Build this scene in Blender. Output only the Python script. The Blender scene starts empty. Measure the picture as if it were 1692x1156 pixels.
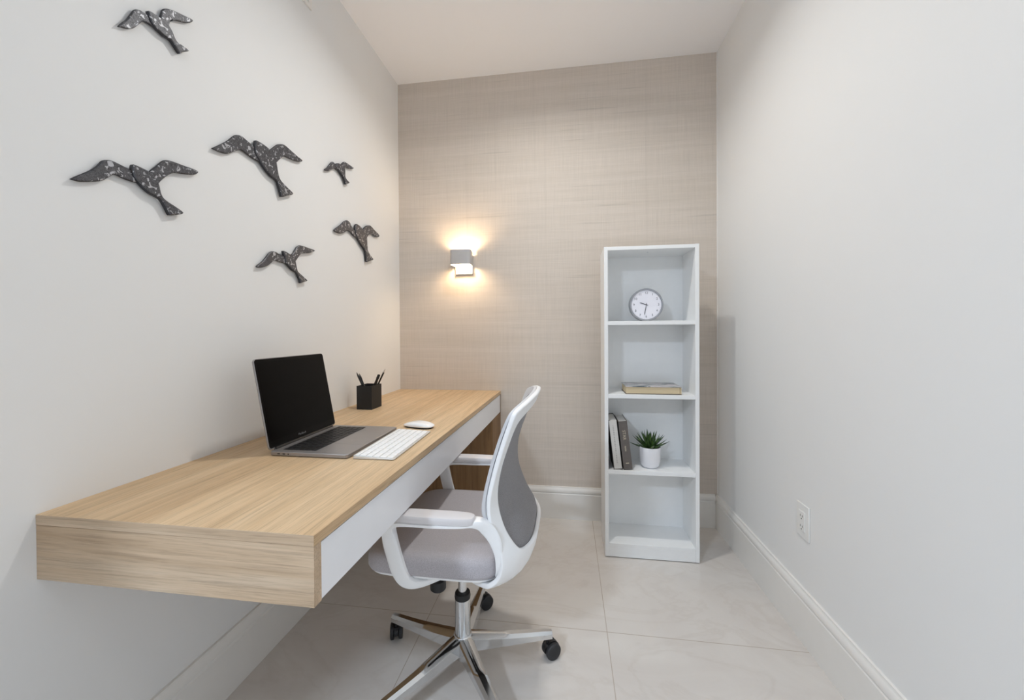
L1W, L2W, L3W, LSW, WORLD, EXPO = 9.6, 1.6, 69.0, 5.0, 0.25, 0.0
L1C, L2C, L3C, WCOL = (1, .995, .965), (1, .99, .96), (.73, .85, 1), (.86, .93, 1.0, 1)
L1S, L2S = 150, 160
WX0, WX1, WZ0, WZ1 = -2.2, -.1, .5, 2.4
LEDE = 5
BULBE = 40
import bpy, bmesh, math, random
from mathutils import Vector, Matrix
random.seed(7)
C = bpy.context.scene.collection
PI = math.pi

# ------------------------------------------------------------------ room dimensions (metres)
XL, XR, YB, YF, H = -1.019, 0.811, 2.252, -2.30, 2.591
DZ, DZB, DYN = 0.7325, 0.6069, 0.6045          # desk top, desk underside, desk near end
def desk_x(y):                                   # front edge of the built-in desk
    return -0.4326 + 0.0394 * (y - DYN) / (YB - DYN)

# ------------------------------------------------------------------ node helpers
def new_mat(name):
    m = bpy.data.materials.new(name); m.use_nodes = True
    nt = m.node_tree
    return m, nt, nt.nodes['Principled BSDF']
def srgb(r, g, b):
    f = lambda c: ((c/255+0.055)/1.055)**2.4 if c > 10 else c/255/12.92
    return (f(r), f(g), f(b), 1)
def coords(nt, scale=(1,1,1), rot=(0,0,0), src='Object'):
    tc = nt.nodes.new('ShaderNodeTexCoord'); mp = nt.nodes.new('ShaderNodeMapping')
    mp.inputs['Scale'].default_value = scale; mp.inputs['Rotation'].default_value = rot
    nt.links.new(tc.outputs[src], mp.inputs['Vector']); return mp.outputs['Vector']
def noise(nt, vec, scale, detail=4, rough=.55, dist=0):
    n = nt.nodes.new('ShaderNodeTexNoise'); n.inputs['Scale'].default_value = scale
    n.inputs['Detail'].default_value = detail; n.inputs['Roughness'].default_value = rough
    n.inputs['Distortion'].default_value = dist
    nt.links.new(vec, n.inputs['Vector']); return n.outputs['Fac']
def ramp(nt, fac, stops):
    r = nt.nodes.new('ShaderNodeValToRGB'); e = r.color_ramp.elements
    e[0].position, e[0].color = stops[0]; e[1].position, e[1].color = stops[-1]
    for p, c in stops[1:-1]:
        k = e.new(p); k.color = c
    nt.links.new(fac, r.inputs['Fac']); return r.outputs['Color']
def mixc(nt, a, b, fac, mode='MIX'):
    m = nt.nodes.new('ShaderNodeMix'); m.data_type = 'RGBA'; m.blend_type = mode
    for i, v in (('A', a), ('B', b)):
        s = [x for x in m.inputs if x.name == i and x.type == 'RGBA'][0]
        if isinstance(v, tuple): s.default_value = v
        else: nt.links.new(v, s)
    f = [x for x in m.inputs if x.name == 'Factor' and x.type == 'VALUE'][0]
    if isinstance(fac, (int, float)): f.default_value = fac
    else: nt.links.new(fac, f)
    return [o for o in m.outputs if o.type == 'RGBA'][0]
def bump(nt, b, height, strength=.2, dist=.002):
    n = nt.nodes.new('ShaderNodeBump'); n.inputs['Strength'].default_value = strength
    n.inputs['Distance'].default_value = dist
    nt.links.new(height, n.inputs['Height']); nt.links.new(n.outputs['Normal'], b.inputs['Normal'])
def g(v): return (v, v, v, 1)
def simple(name, col, rough=.5, metal=0, var=.03, vscale=20, spec=.5, bmp=0, bscale=300, coat=0):
    m, nt, b = new_mat(name)
    f = noise(nt, coords(nt), vscale)
    lo = tuple(c*(1-var) for c in col[:3])+(1,); hi = tuple(min(1, c*(1+var)) for c in col[:3])+(1,)
    nt.links.new(ramp(nt, f, [(.3, lo), (.7, hi)]), b.inputs['Base Color'])
    b.inputs['Roughness'].default_value = rough; b.inputs['Metallic'].default_value = metal
    b.inputs['Specular IOR Level'].default_value = spec
    b.inputs['Coat Weight'].default_value = coat
    if bmp: bump(nt, b, noise(nt, coords(nt), bscale), bmp, .0006)
    return m

# ------------------------------------------------------------------ materials
M = {}
M['wall'] = simple('painted_wall', srgb(232, 232, 231), .62, var=.008, vscale=2, spec=.3, bmp=.05, bscale=500)
M['ceiling'] = simple('painted_ceiling', srgb(244, 243, 244), .8, var=.008, vscale=2, spec=.2)
M['trim'] = simple('satin_trim_paint', srgb(232, 230, 226), .32, var=.008, spec=.5)
M['shelf_white'] = simple('white_melamine', srgb(238, 239, 239), .38, var=.01, spec=.5)
M['drawer_white'] = simple('white_lacquer', srgb(238, 239, 242), .33, var=.008, spec=.5)
M['plastic_white'] = simple('white_plastic', srgb(245, 246, 247), .33, var=.01, spec=.5)
M['plastic_grey'] = simple('pale_grey_plastic', srgb(205, 206, 210), .45, var=.01)
M['arm_pad'] = simple('soft_arm_pad', srgb(214, 211, 212), .55, var=.01)
M['chrome'] = simple('polished_aluminium', (.72, .73, .74, 1), .1, 1, var=.02)
M['black'] = simple('black_plastic', srgb(22, 22, 24), .42, var=.1)
M['black_soft'] = simple('black_matte', srgb(24, 24, 26), .6, var=.1)
M['tyre'] = simple('caster_tyre', srgb(40, 41, 44), .55, var=.06)
M['alu_grey'] = simple('space_grey_aluminium', srgb(158, 154, 153), .38, .6, var=.02)
M['screen'] = simple('glossy_dark_screen', srgb(8, 7, 7), .09, var=.1, spec=.12)
M['bezel'] = simple('black_glass_bezel', srgb(7, 7, 7), .1, var=.1, spec=.15)
M['key_black'] = simple('black_keycap', srgb(18, 19, 22), .45, var=.1)
M['key_white'] = simple('white_keycap', srgb(240, 240, 240), .4, var=.01)
M['silver'] = simple('silver_aluminium', srgb(214, 214, 212), .35, .5, var=.02)
M['mouse_white'] = simple('glossy_white_shell', srgb(240, 239, 238), .18, var=.01)
M['lamp_metal'] = simple('brushed_lamp_metal', srgb(190, 188, 188), .42, .3, var=.03)
M['lamp_inner'] = simple('lamp_white_inside', srgb(240, 236, 228), .5, var=.01)
M['pot'] = simple('white_glazed_ceramic', srgb(236, 236, 240), .22, var=.01)
M['soil'] = simple('dark_soil', srgb(40, 32, 26), .95, var=.4, vscale=200)
M['clock_rim'] = simple('silver_clock_rim', srgb(160, 162, 167), .28, .6, var=.02)
M['clock_face'] = simple('clock_face_paper', srgb(232, 232, 240), .5, var=.01)
M['clock_ink'] = simple('clock_ink', srgb(105, 106, 112), .6, var=.05)
M['hand'] = simple('clock_hand_metal', srgb(78, 78, 84), .5, var=.05)
M['outlet'] = simple('outlet_plastic', srgb(232, 231, 228), .3, var=.01)
M['slot'] = simple('outlet_slot_dark', srgb(70, 68, 64), .7, var=.05)
M['dark_cover'] = simple('black_book_cloth', srgb(38, 36, 36), .7, var=.1)
M['grey_cover'] = simple('grey_book_cloth', srgb(98, 92, 88), .7, var=.06, vscale=60)
M['gold'] = simple('pale_gilt_ink', srgb(190, 178, 158), .45, .2, var=.1)
M['faint_ink'] = simple('faint_grey_ink', srgb(150, 148, 144), .7, var=.1)
M['logo_ink'] = simple('screen_logo_ink', srgb(110, 110, 110), .5, var=.05)
M['pencil'] = simple('dark_pencil_lacquer', srgb(26, 24, 25), .35, var=.1)
M['pen_tip'] = simple('pale_pen_tip', srgb(205, 200, 196), .35, .3, var=.05)

def cream_pages(name, col):
    m, nt, b = new_mat(name)
    f = noise(nt, coords(nt, (1, 1, 1)), 1, 3)
    w = noise(nt, coords(nt, (6, 6, 900)), 1, 2)
    c = ramp(nt, w, [(.35, tuple(x*.9 for x in col[:3])+(1,)), (.6, col)])
    nt.links.new(c, b.inputs['Base Color']); b.inputs['Roughness'].default_value = .85
    return m
M['pages'] = cream_pages('cream_page_edges', srgb(212, 194, 160))
M['pages_pale'] = cream_pages('pale_page_edges', srgb(212, 209, 204))

def wood(name, axis, base, dark, light):
    """oak veneer: axis = grain direction (0 x, 1 y, 2 z)"""
    m, nt, b = new_mat(name)
    def v(along, across):
        s = [across]*3; s[axis] = along; return coords(nt, tuple(s))
    broad = noise(nt, v(.7, 14), 1, 4, .6, .8)
    grain = noise(nt, v(6, 260), 1, 5, .7, .4)
    pores = noise(nt, v(14, 420), 1, 2, .5)
    cath = nt.nodes.new('ShaderNodeTexWave'); cath.wave_type = 'BANDS'
    cath.bands_direction = 'XYZ'[(axis+1) % 3] if axis != 1 else 'X'
    cath.inputs['Scale'].default_value = 1.0; cath.inputs['Distortion'].default_value = 9
    cath.inputs['Detail'].default_value = 3; cath.inputs['Detail Scale'].default_value = 1.2
    nt.links.new(v(.8, 8), cath.inputs['Vector'])
    c = ramp(nt, broad, [(.3, dark), (.52, base), (.72, light)])
    c = mixc(nt, c, ramp(nt, cath.outputs['Fac'], [(.0, g(.86)), (.5, g(1)), (1, g(1.0))]), .5, 'MULTIPLY')
    c = mixc(nt, c, ramp(nt, grain, [(.34, g(.72)), (.5, g(.96)), (.62, g(1.02))]), .9, 'MULTIPLY')
    c = mixc(nt, c, ramp(nt, pores, [(.32, g(.8)), (.42, g(1))]), .6, 'MULTIPLY')
    nt.links.new(c, b.inputs['Base Color']); b.inputs['Roughness'].default_value = .5
    b.inputs['Specular IOR Level'].default_value = .35
    bump(nt, b, grain, .12, .0008)
    return m
oak = dict(base=srgb(210, 181, 144), dark=srgb(196, 164, 126), light=srgb(218, 191, 156))
M['oak_y'] = wood('oak_veneer_along_desk', 1, **oak)
M['oak_x'] = wood('oak_veneer_across', 0, srgb(200, 175, 147), srgb(174, 147, 117), srgb(212, 191, 166))
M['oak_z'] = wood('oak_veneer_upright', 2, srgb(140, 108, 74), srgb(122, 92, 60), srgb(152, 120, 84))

def fabric(name, a, b_, scale):
    m, nt, b = new_mat(name)
    v = coords(nt)
    n1 = noise(nt, coords(nt, (scale, scale*.3, scale)), 1, 1); n2 = noise(nt, coords(nt, (scale*.3, scale, scale*.3)), 1, 1)
    f = mixc(nt, ramp(nt, n1, [(.3, g(0)), (.7, g(1))]), ramp(nt, n2, [(.3, g(0)), (.7, g(1))]), .5)
    c = ramp(nt, f, [(.2, a), (.8, b_)])
    nt.links.new(c, b.inputs['Base Color']); b.inputs['Roughness'].default_value = .95
    b.inputs['Specular IOR Level'].default_value = .15
    b.inputs['Sheen Weight'].default_value = .15
    bump(nt, b, f, .3, .0008); return m
M['seat_fabric'] = fabric('woven_grey_fabric', srgb(166, 162, 165), srgb(194, 190, 195), 1600)
M['mesh_fabric'] = fabric('grey_mesh_fabric', srgb(126, 124, 126), srgb(154, 152, 154), 1400)

def wallpaper():
    m, nt, b = new_mat('linen_wallpaper')
    hor = noise(nt, coords(nt, (5, 5, 420)), 1, 4, .6)
    ver = noise(nt, coords(nt, (330, 330, 6)), 1, 3, .6)
    band = noise(nt, coords(nt, (.8, .8, 26)), 1, 3, .6)
    line = noise(nt, coords(nt, (1.6, 1.6, 70)), 1, 2, .5)
    seamv = noise(nt, coords(nt, (34, 34, .6)), 1, 2, .5)
    base = ramp(nt, band, [(.3, srgb(207, 197, 186)), (.7, srgb(215, 205, 195))])
    c = mixc(nt, base, ramp(nt, hor, [(.3, g(.90)), (.6, g(1.02))]), .6, 'MULTIPLY')
    c = mixc(nt, c, ramp(nt, ver, [(.3, g(.9)), (.65, g(1.03))]), .6, 'MULTIPLY')
    c = mixc(nt, c, ramp(nt, line, [(.28, g(.84)), (.34, g(1))]), .75, 'MULTIPLY')
    c = mixc(nt, c, ramp(nt, seamv, [(.3, g(.93)), (.4, g(1))]), .5, 'MULTIPLY')
    nt.links.new(c, b.inputs['Base Color']); b.inputs['Roughness'].default_value = .8
    b.inputs['Specular IOR Level'].default_value = .25
    bump(nt, b, hor, .15, .0008); return m
M['wallpaper'] = wallpaper()

def tiles():
    m, nt, b = new_mat('polished_porcelain_tile')
    v = coords(nt)
    cl = noise(nt, coords(nt, (1.2, 2.2, 1)), 1.4, 5, .6, 1.2)
    vein = noise(nt, coords(nt, (1.0, 2.0, 1), (0, 0, .5)), 1.6, 6, .6, 1.6)
    base = ramp(nt, cl, [(.3, srgb(205, 199, 194)), (.7, srgb(216, 212, 207))])
    c = mixc(nt, base, ramp(nt, vein, [(.46, g(1)), (.5, (.93, .915, .90, 1)), (.54, g(1))]), .6, 'MULTIPLY')
    # grout joints: world X / Y grid
    sep = nt.nodes.new('ShaderNodeSeparateXYZ'); nt.links.new(v, sep.inputs[0])
    def joint(out, origin, pitch, w):
        def op(o, a, bb):
            n = nt.nodes.new('ShaderNodeMath'); n.operation = o
            for i, x in enumerate((a, bb)):
                if x is None: continue
                if isinstance(x, (int, float)): n.inputs[i].default_value = x
                else: nt.links.new(x, n.inputs[i])
            return n.outputs[0]
        d = op('ABSOLUTE', op('SUBTRACT', op('FLOORED_MODULO', op('SUBTRACT', out, origin-pitch/2), pitch), pitch/2), None)
        return op('LESS_THAN', d, w)
    mx = nt.nodes.new('ShaderNodeMath'); mx.operation = 'MAXIMUM'
    nt.links.new(joint(sep.outputs[0], .135, .664, .0013), mx.inputs[0])
    nt.links.new(joint(sep.outputs[1], 1.413, 1.33, .0013), mx.inputs[1])
    c = mixc(nt, c, srgb(178, 168, 156), mx.outputs[0])
    nt.links.new(c, b.inputs['Base Color'])
    b.inputs['Roughness'].default_value = .2; b.inputs['Specular IOR Level'].default_value = .45
    return m
M['tile'] = tiles()

def bird_metal():
    m, nt, b = new_mat('speckled_dark_metal')
    n1 = noise(nt, coords(nt), 75, 3, .6, .8); n2 = noise(nt, coords(nt), 230, 4, .7, 1.5)
    c = ramp(nt, n2, [(.35, srgb(52, 52, 56)), (.6, srgb(98, 98, 102))])
    c = mixc(nt, c, srgb(196, 197, 202), ramp(nt, n1, [(.57, g(0)), (.62, g(.85))]))
    nt.links.new(c, b.inputs['Base Color']); b.inputs['Roughness'].default_value = .42
    b.inputs['Metallic'].default_value = .35
    bump(nt, b, n2, .4, .001); return m
M['bird'] = bird_metal()
M['bird_edge'] = simple('dark_metal_edge', srgb(50, 50, 54), .45, .35, var=.1)

def art_cover():
    m, nt, b = new_mat('printed_book_cover')
    n = noise(nt, coords(nt, (9, 30, 9)), 1, 4, .6, .8)
    c = ramp(nt, n, [(.36, srgb(92, 100, 104)), (.46, srgb(140, 144, 146)), (.54, srgb(196, 190, 190)), (.7, srgb(176, 166, 170))])
    nt.links.new(c, b.inputs['Base Color']); b.inputs['Roughness'].default_value = .4; return m
M['art_cover'] = art_cover()

def leaf_mat():
    m, nt, b = new_mat('succulent_leaf')
    n = noise(nt, coords(nt), 40, 2)
    c = ramp(nt, n, [(.3, srgb(38, 62, 36)), (.55, srgb(66, 96, 46)), (.75, srgb(112, 138, 62))])
    nt.links.new(c, b.inputs['Base Color']); b.inputs['Roughness'].default_value = .45; return m
M['leaf'] = leaf_mat()
def emit(name, col, s):
    m, nt, b = new_mat(name)
    b.inputs['Base Color'].default_value = (1, .95, .85, 1)
    b.inputs['Emission Color'].default_value = col; b.inputs['Emission Strength'].default_value = s
    return m
M['bulb'] = emit('warm_glowing_bulb', (1, .78, .5, 1), BULBE)
M['led'] = emit('ceiling_lamp_glow', (1, .93, .84, 1), LEDE)

# ------------------------------------------------------------------ object helpers
def link(name, me, mat, parent=None, loc=None, smooth=False, bevel=0, seg=2):
    o = bpy.data.objects.new(name, me); C.objects.link(o)
    if mat is not None:
        for mm in (mat if isinstance(mat, (list, tuple)) else [mat]): me.materials.append(mm)
    if parent is not None: o.parent = parent
    if loc is not None: o.location = loc
    if smooth:
        me.polygons.foreach_set('use_smooth', [True]*len(me.polygons))
        if smooth != 'all': me.set_sharp_from_angle(angle=math.radians(38))
    if bevel:
        b = o.modifiers.new('bevel', 'BEVEL'); b.width = bevel; b.segments = seg; b.limit_method = 'ANGLE'
        b.angle_limit = math.radians(40)
        me.polygons.foreach_set('use_smooth', [True]*len(me.polygons)); me.set_sharp_from_angle(angle=math.radians(30))
    return o
def obj(name, bm, mat, parent=None, loc=None, smooth=False, bevel=0, seg=2, recalc=True):
    if recalc: bmesh.ops.recalc_face_normals(bm, faces=bm.faces)
    me = bpy.data.meshes.new(name); bm.to_mesh(me); bm.free()
    return link(name, me, mat, parent, loc, smooth, bevel, seg)
def box(bm, x0, y0, z0, x1, y1, z1):
    v = [bm.verts.new((x, y, z)) for x in (x0, x1) for y in (y0, y1) for z in (z0, z1)]
    for f in ((0,1,3,2), (4,6,7,5), (0,4,5,1), (2,3,7,6), (0,2,6,4), (1,5,7,3)):
        bm.faces.new([v[i] for i in f])
def boxo(name, x0, y0, z0, x1, y1, z1, mat, parent=None, bevel=0, seg=2):
    """box whose object origin is at its own centre"""
    cx, cy, cz = (x0+x1)/2, (y0+y1)/2, (z0+z1)/2
    bm = bmesh.new(); box(bm, x0-cx, y0-cy, z0-cz, x1-cx, y1-cy, z1-cz)
    return obj(name, bm, mat, parent, (cx, cy, cz), bevel=bevel, seg=seg)
def prism(bm, pts, axis, a, b):
    """closed 2D outline pts extruded along axis from a to b"""
    def P(p, t):
        q = list(p); q.insert(axis, t); return q
    lo = [bm.verts.new(P(p, a)) for p in pts]; hi = [bm.verts.new(P(p, b)) for p in pts]
    n = len(pts)
    bm.faces.new(lo[::-1]); bm.faces.new(hi)
    for i in range(n): bm.faces.new((lo[i], lo[(i+1)%n], hi[(i+1)%n], hi[i]))
def lathe(bm, prof, n=48, c=(0,0,0), axis=2):
    rings = []
    for r, h in prof:
        ring = []
        for k in range(n):
            a = 2*PI*k/n; p = [r*math.cos(a), r*math.sin(a)]; p.insert(axis, h)
            ring.append(bm.verts.new((p[0]+c[0], p[1]+c[1], p[2]+c[2])))
        rings.append(ring)
    for A, B in zip(rings, rings[1:]):
        for k in range(n): bm.faces.new((A[k], A[(k+1)%n], B[(k+1)%n], B[k]))
    if prof[0][0] > 0: bm.faces.new(rings[0][::-1])
    if prof[-1][0] > 0: bm.faces.new(rings[-1])
def tube(bm, p, q, r0, r1=None, n=16):
    p, q = Vector(p), Vector(q); r1 = r0 if r1 is None else r1
    d = (q-p).normalized(); u = d.orthogonal().normalized(); w = d.cross(u)
    A = [bm.verts.new(p+(u*math.cos(2*PI*k/n)+w*math.sin(2*PI*k/n))*r0) for k in range(n)]
    B = [bm.verts.new(q+(u*math.cos(2*PI*k/n)+w*math.sin(2*PI*k/n))*r1) for k in range(n)]
    for k in range(n): bm.faces.new((A[k], A[(k+1)%n], B[(k+1)%n], B[k]))
    bm.faces.new(A[::-1]); bm.faces.new(B)
def catmull(pts, sub=6, closed=False):
    pts = [tuple(p) for p in pts]; n = len(pts); out = []
    rng = range(n) if closed else range(n-1)
    for i in rng:
        if closed: p0, p1, p2, p3 = pts[(i-1)%n], pts[i], pts[(i+1)%n], pts[(i+2)%n]
        else: p0, p1, p2, p3 = pts[max(i-1,0)], pts[i], pts[i+1], pts[min(i+2,n-1)]
        for s in range(sub):
            t = s/sub
            out.append(tuple(.5*(2*b+(c-a)*t+(2*a-5*b+4*c-d)*t*t+(3*b-a-3*c+d)*t**3) for a, b, c, d in zip(p0, p1, p2, p3)))
    if not closed: out.append(pts[-1])
    return out
def empty(name, loc, rz=0):
    o = bpy.data.objects.new(name, None); C.objects.link(o); o.location = loc; o.rotation_euler = (0, 0, rz)
    o.empty_display_size = .05
    return o
def tag(o, label, cat, group=None):
    o['label'] = label; o['category'] = cat
    if group: o['group'] = group
    return o
def structure(o): o['kind'] = 'structure'; return o
def text(name, s, size, mat, parent, matrix, depth=.0003, align='CENTER'):
    cu = bpy.data.curves.new(name, 'FONT'); cu.body = s; cu.size = size; cu.extrude = depth
    cu.align_x = align; cu.align_y = 'CENTER'; cu.resolution_u = 3
    t = bpy.data.objects.new(name, cu); C.objects.link(t)
    me = bpy.data.meshes.new_from_object(t.evaluated_get(bpy.context.evaluated_depsgraph_get()))
    bpy.data.objects.remove(t); bpy.data.curves.remove(cu)
    me.name = name; me.materials.clear()
    o = link(name, me, mat, parent); o.matrix_local = matrix
    return o
BIRDS = {'big':[[(0.773,1.476),(0.779,1.478),(0.795,1.477),(0.812,1.474),(0.823,1.464),(0.832,1.452),(0.836,1.434),(0.842,1.423),(0.854,1.416),(0.875,1.409),(0.893,1.4),(0.874,1.389),(0.86,1.384),(0.855,1.385),(0.847,1.399),(0.838,1.412),(0.83,1.418),(0.811,1.422),(0.798,1.429),(0.785,1.439),(0.775,1.449),(0.771,1.463)],[(0.661,1.4),(0.67,1.409),(0.694,1.431),(0.708,1.448),(0.715,1.46),(0.724,1.466),(0.735,1.469),(0.753,1.467),(0.77,1.464),(0.782,1.458),(0.791,1.446),(0.784,1.438),(0.756,1.438),(0.74,1.44),(0.73,1.432),(0.715,1.417),(0.698,1.408),(0.677,1.4),(0.664,1.399)],[(0.813,1.477),(0.829,1.497),(0.843,1.515),(0.853,1.522),(0.87,1.526),(0.903,1.528),(0.928,1.53),(0.94,1.527),(0.928,1.515),(0.902,1.506),(0.872,1.497),(0.855,1.483),(0.838,1.462),(0.832,1.452),(0.821,1.453),(0.809,1.463)]],'middle':[[(1.139,1.711),(1.158,1.713),(1.181,1.712),(1.199,1.707),(1.218,1.694),(1.228,1.677),(1.234,1.651),(1.241,1.63),(1.255,1.619),(1.282,1.609),(1.31,1.597),(1.282,1.581),(1.251,1.565),(1.246,1.574),(1.237,1.597),(1.229,1.613),(1.204,1.618),(1.183,1.628),(1.162,1.642),(1.151,1.653),(1.137,1.665),(1.133,1.685),(1.135,1.703)],[(0.984,1.614),(0.996,1.624),(1.016,1.642),(1.037,1.662),(1.059,1.687),(1.074,1.696),(1.087,1.699),(1.108,1.695),(1.132,1.689),(1.152,1.676),(1.166,1.655),(1.157,1.648),(1.129,1.648),(1.107,1.651),(1.084,1.654),(1.064,1.643),(1.044,1.627),(1.027,1.617),(1.004,1.613),(0.987,1.612)],[(1.201,1.705),(1.218,1.725),(1.237,1.744),(1.254,1.754),(1.274,1.76),(1.302,1.756),(1.338,1.75),(1.367,1.746),(1.355,1.734),(1.327,1.726),(1.294,1.721),(1.268,1.717),(1.247,1.696),(1.228,1.677),(1.205,1.686)]],'top':[[(0.812,1.865),(0.82,1.869),(0.831,1.87),(0.844,1.872),(0.853,1.872),(0.862,1.867),(0.87,1.859),(0.876,1.848),(0.883,1.842),(0.898,1.843),(0.914,1.842),(0.904,1.832),(0.894,1.823),(0.889,1.816),(0.884,1.819),(0.874,1.828),(0.865,1.834),(0.85,1.832),(0.837,1.835),(0.828,1.837),(0.82,1.842),(0.814,1.851),(0.812,1.861)],[(0.751,1.781),(0.758,1.794),(0.768,1.81),(0.776,1.828),(0.784,1.845),(0.79,1.851),(0.797,1.855),(0.805,1.856),(0.814,1.855),(0.824,1.851),(0.83,1.839),(0.826,1.838),(0.815,1.837),(0.803,1.833),(0.795,1.821),(0.786,1.806),(0.777,1.795),(0.767,1.788),(0.756,1.783)],[(0.844,1.874),(0.846,1.888),(0.85,1.9),(0.857,1.908),(0.868,1.915),(0.887,1.923),(0.908,1.93),(0.924,1.936),(0.93,1.934),(0.921,1.922),(0.908,1.912),(0.886,1.9),(0.871,1.89),(0.867,1.879),(0.862,1.867),(0.85,1.868)]],'low':[[(1.257,1.375),(1.271,1.374),(1.286,1.37),(1.303,1.367),(1.314,1.36),(1.32,1.344),(1.325,1.326),(1.331,1.313),(1.345,1.305),(1.366,1.295),(1.384,1.285),(1.363,1.277),(1.344,1.27),(1.34,1.281),(1.331,1.295),(1.32,1.307),(1.3,1.313),(1.281,1.325),(1.268,1.333),(1.264,1.346),(1.258,1.361),(1.255,1.371)],[(1.138,1.298),(1.145,1.306),(1.161,1.318),(1.176,1.334),(1.191,1.352),(1.203,1.361),(1.213,1.364),(1.228,1.364),(1.242,1.36),(1.258,1.359),(1.275,1.354),(1.281,1.331),(1.262,1.332),(1.241,1.332),(1.22,1.335),(1.204,1.323),(1.187,1.31),(1.166,1.301),(1.149,1.297)],[(1.303,1.368),(1.317,1.385),(1.328,1.402),(1.34,1.411),(1.351,1.415),(1.373,1.416),(1.402,1.415),(1.428,1.415),(1.436,1.412),(1.422,1.404),(1.402,1.396),(1.375,1.39),(1.356,1.384),(1.341,1.37),(1.322,1.349),(1.305,1.355)]],'tiny':[[(1.593,1.831),(1.612,1.837),(1.631,1.836),(1.651,1.828),(1.651,1.805),(1.654,1.793),(1.666,1.787),(1.687,1.781),(1.67,1.77),(1.654,1.761),(1.646,1.776),(1.636,1.787),(1.619,1.795),(1.6,1.803),(1.585,1.81),(1.585,1.823)],[(1.505,1.768),(1.524,1.784),(1.538,1.801),(1.553,1.818),(1.567,1.826),(1.58,1.823),(1.593,1.817),(1.608,1.806),(1.593,1.802),(1.574,1.801),(1.556,1.789),(1.531,1.771),(1.513,1.766)],[(1.623,1.833),(1.636,1.851),(1.652,1.863),(1.672,1.867),(1.701,1.868),(1.731,1.868),(1.713,1.855),(1.684,1.847),(1.659,1.841),(1.651,1.821),(1.631,1.82)]],'right':[[(1.744,1.604),(1.771,1.604),(1.798,1.596),(1.822,1.58),(1.841,1.56),(1.842,1.53),(1.847,1.501),(1.874,1.481),(1.905,1.463),(1.868,1.449),(1.836,1.438),(1.831,1.467),(1.82,1.493),(1.792,1.509),(1.765,1.527),(1.747,1.542),(1.734,1.563),(1.732,1.586)],[(1.567,1.529),(1.588,1.546),(1.615,1.564),(1.643,1.587),(1.667,1.6),(1.688,1.6),(1.704,1.588),(1.726,1.573),(1.752,1.558),(1.769,1.538),(1.751,1.538),(1.721,1.543),(1.695,1.553),(1.672,1.554),(1.646,1.538),(1.618,1.527),(1.588,1.524)],[(1.808,1.591),(1.827,1.612),(1.862,1.63),(1.892,1.634),(1.929,1.623),(1.967,1.614),(1.981,1.603),(1.961,1.593),(1.923,1.59),(1.892,1.593),(1.866,1.581),(1.841,1.557),(1.812,1.568)]]}
# ================================================================== ROOM
W = .12
HX, YH = -2.7, -.08          # the room opens on its left side behind the camera
structure(boxo('floor', HX, YF, -.1, XR+W, YB+W, 0, M['tile'])).location
fl = bpy.data.objects['floor']
fl.data.transform(Matrix.Translation(fl.location)); fl.location = (0, 0, 0)
structure(boxo('ceiling', HX, YF, H, XR+W, YB+W, H+.1, M['ceiling']))
structure(boxo('wall_left', XL-W, YH, 0, XL, YB, H, M['wall']))
structure(boxo('wall_left_return', HX, YH, 0, XL-W, YH+W, H, M['wall']))
structure(boxo('wall_left_far', HX-W, YF, 0, HX, YH+W, H, M['wall']))
bm = bmesh.new()
for a in ((HX, YF-W, 0, XR+W, YF, WZ0), (HX, YF-W, WZ1, XR+W, YF, H), (HX, YF-W, WZ0, WX0, YF, WZ1), (WX1, YF-W, WZ0, XR+W, YF, WZ1)): box(bm, *a)
structure(obj('wall_front_unseen', bm, M['wall']))  # unseen wall, added with a raised opening to keep daylight off the under-desk area
structure(boxo('wall_right', XR, YF, 0, XR+W, YB, H, M['wall']))
structure(boxo('wall_back', XL-W, YB, 0, XR+W, YB+W, H, M['wallpaper']))
# thin painted corner bead beside the wallpaper
structure(boxo('trim_1', XR-.0035, YB-.0035, .183, XR, YB, H, M['trim']))
PROF = [(0, 0), (.015, 0), (.015, .142), (.0125, .1445), (.0115, .147), (.0125, .1495), (.0150, .152),
        (.0158, .160), (.0148, .168), (.0105, .174), (.0085, .1765), (.0080, .183), (0, .183)]
def baseboard(name, side, a, b):
    bm = bmesh.new()
    if side == 'right': prism(bm, [(XR-d, z) for d, z in PROF], 1, a, b)
    if side == 'left': prism(bm, [(XL+d, z) for d, z in PROF], 1, a, b)
    if side == 'back': prism(bm, [(YB-d, z) for d, z in PROF], 0, a, b)
    return structure(obj(name, bm, M['trim'], smooth=True))
baseboard('baseboard_right', 'right', YF, YB)
baseboard('baseboard_left', 'left', YH, 2.02)
baseboard('baseboard_back', 'back', -.393, XR-.0155)

# ================================================================== DESK
desk = tag(empty('wall_desk', (-.72, 1.43, 0)), 'long oak wall-mounted desk with a white drawer front, running along the left wall', 'desk')
def local(o): 
    o.parent = desk; o.location = Vector(o.location) - Vector(desk.location); return o
def quad_slab(name, pts, z0, z1, mat, bevel=0):
    cx = sum(p[0] for p in pts)/len(pts); cy = sum(p[1] for p in pts)/len(pts)
    bm = bmesh.new(); prism(bm, [(p[0]-cx, p[1]-cy) for p in pts], 2, z0-(z0+z1)/2, z1-(z0+z1)/2)
    return obj(name, bm, mat, None, (cx, cy, (z0+z1)/2), bevel=bevel)
TT = .0195
E_ = .0008
top = local(quad_slab('desktop', [(XL, DYN), (desk_x(DYN), DYN), (desk_x(YB), YB-E_), (XL, YB-E_)], DZ-TT, DZ, [M['oak_y'], M['oak_x']], .0008))
for p in top.data.polygons:
    if p.normal.y < -.9: p.material_index = 1
local(quad_slab('end_panel', [(XL, DYN+.0006), (desk_x(DYN)-.0006, DYN+.0006), (desk_x(DYN)-.0006, DYN+.021), (XL, DYN+.021)], DZB, DZ-TT-.0004, M['oak_x'], .0006))
fy0, fy1 = DYN+.0225, YB-.010
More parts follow.
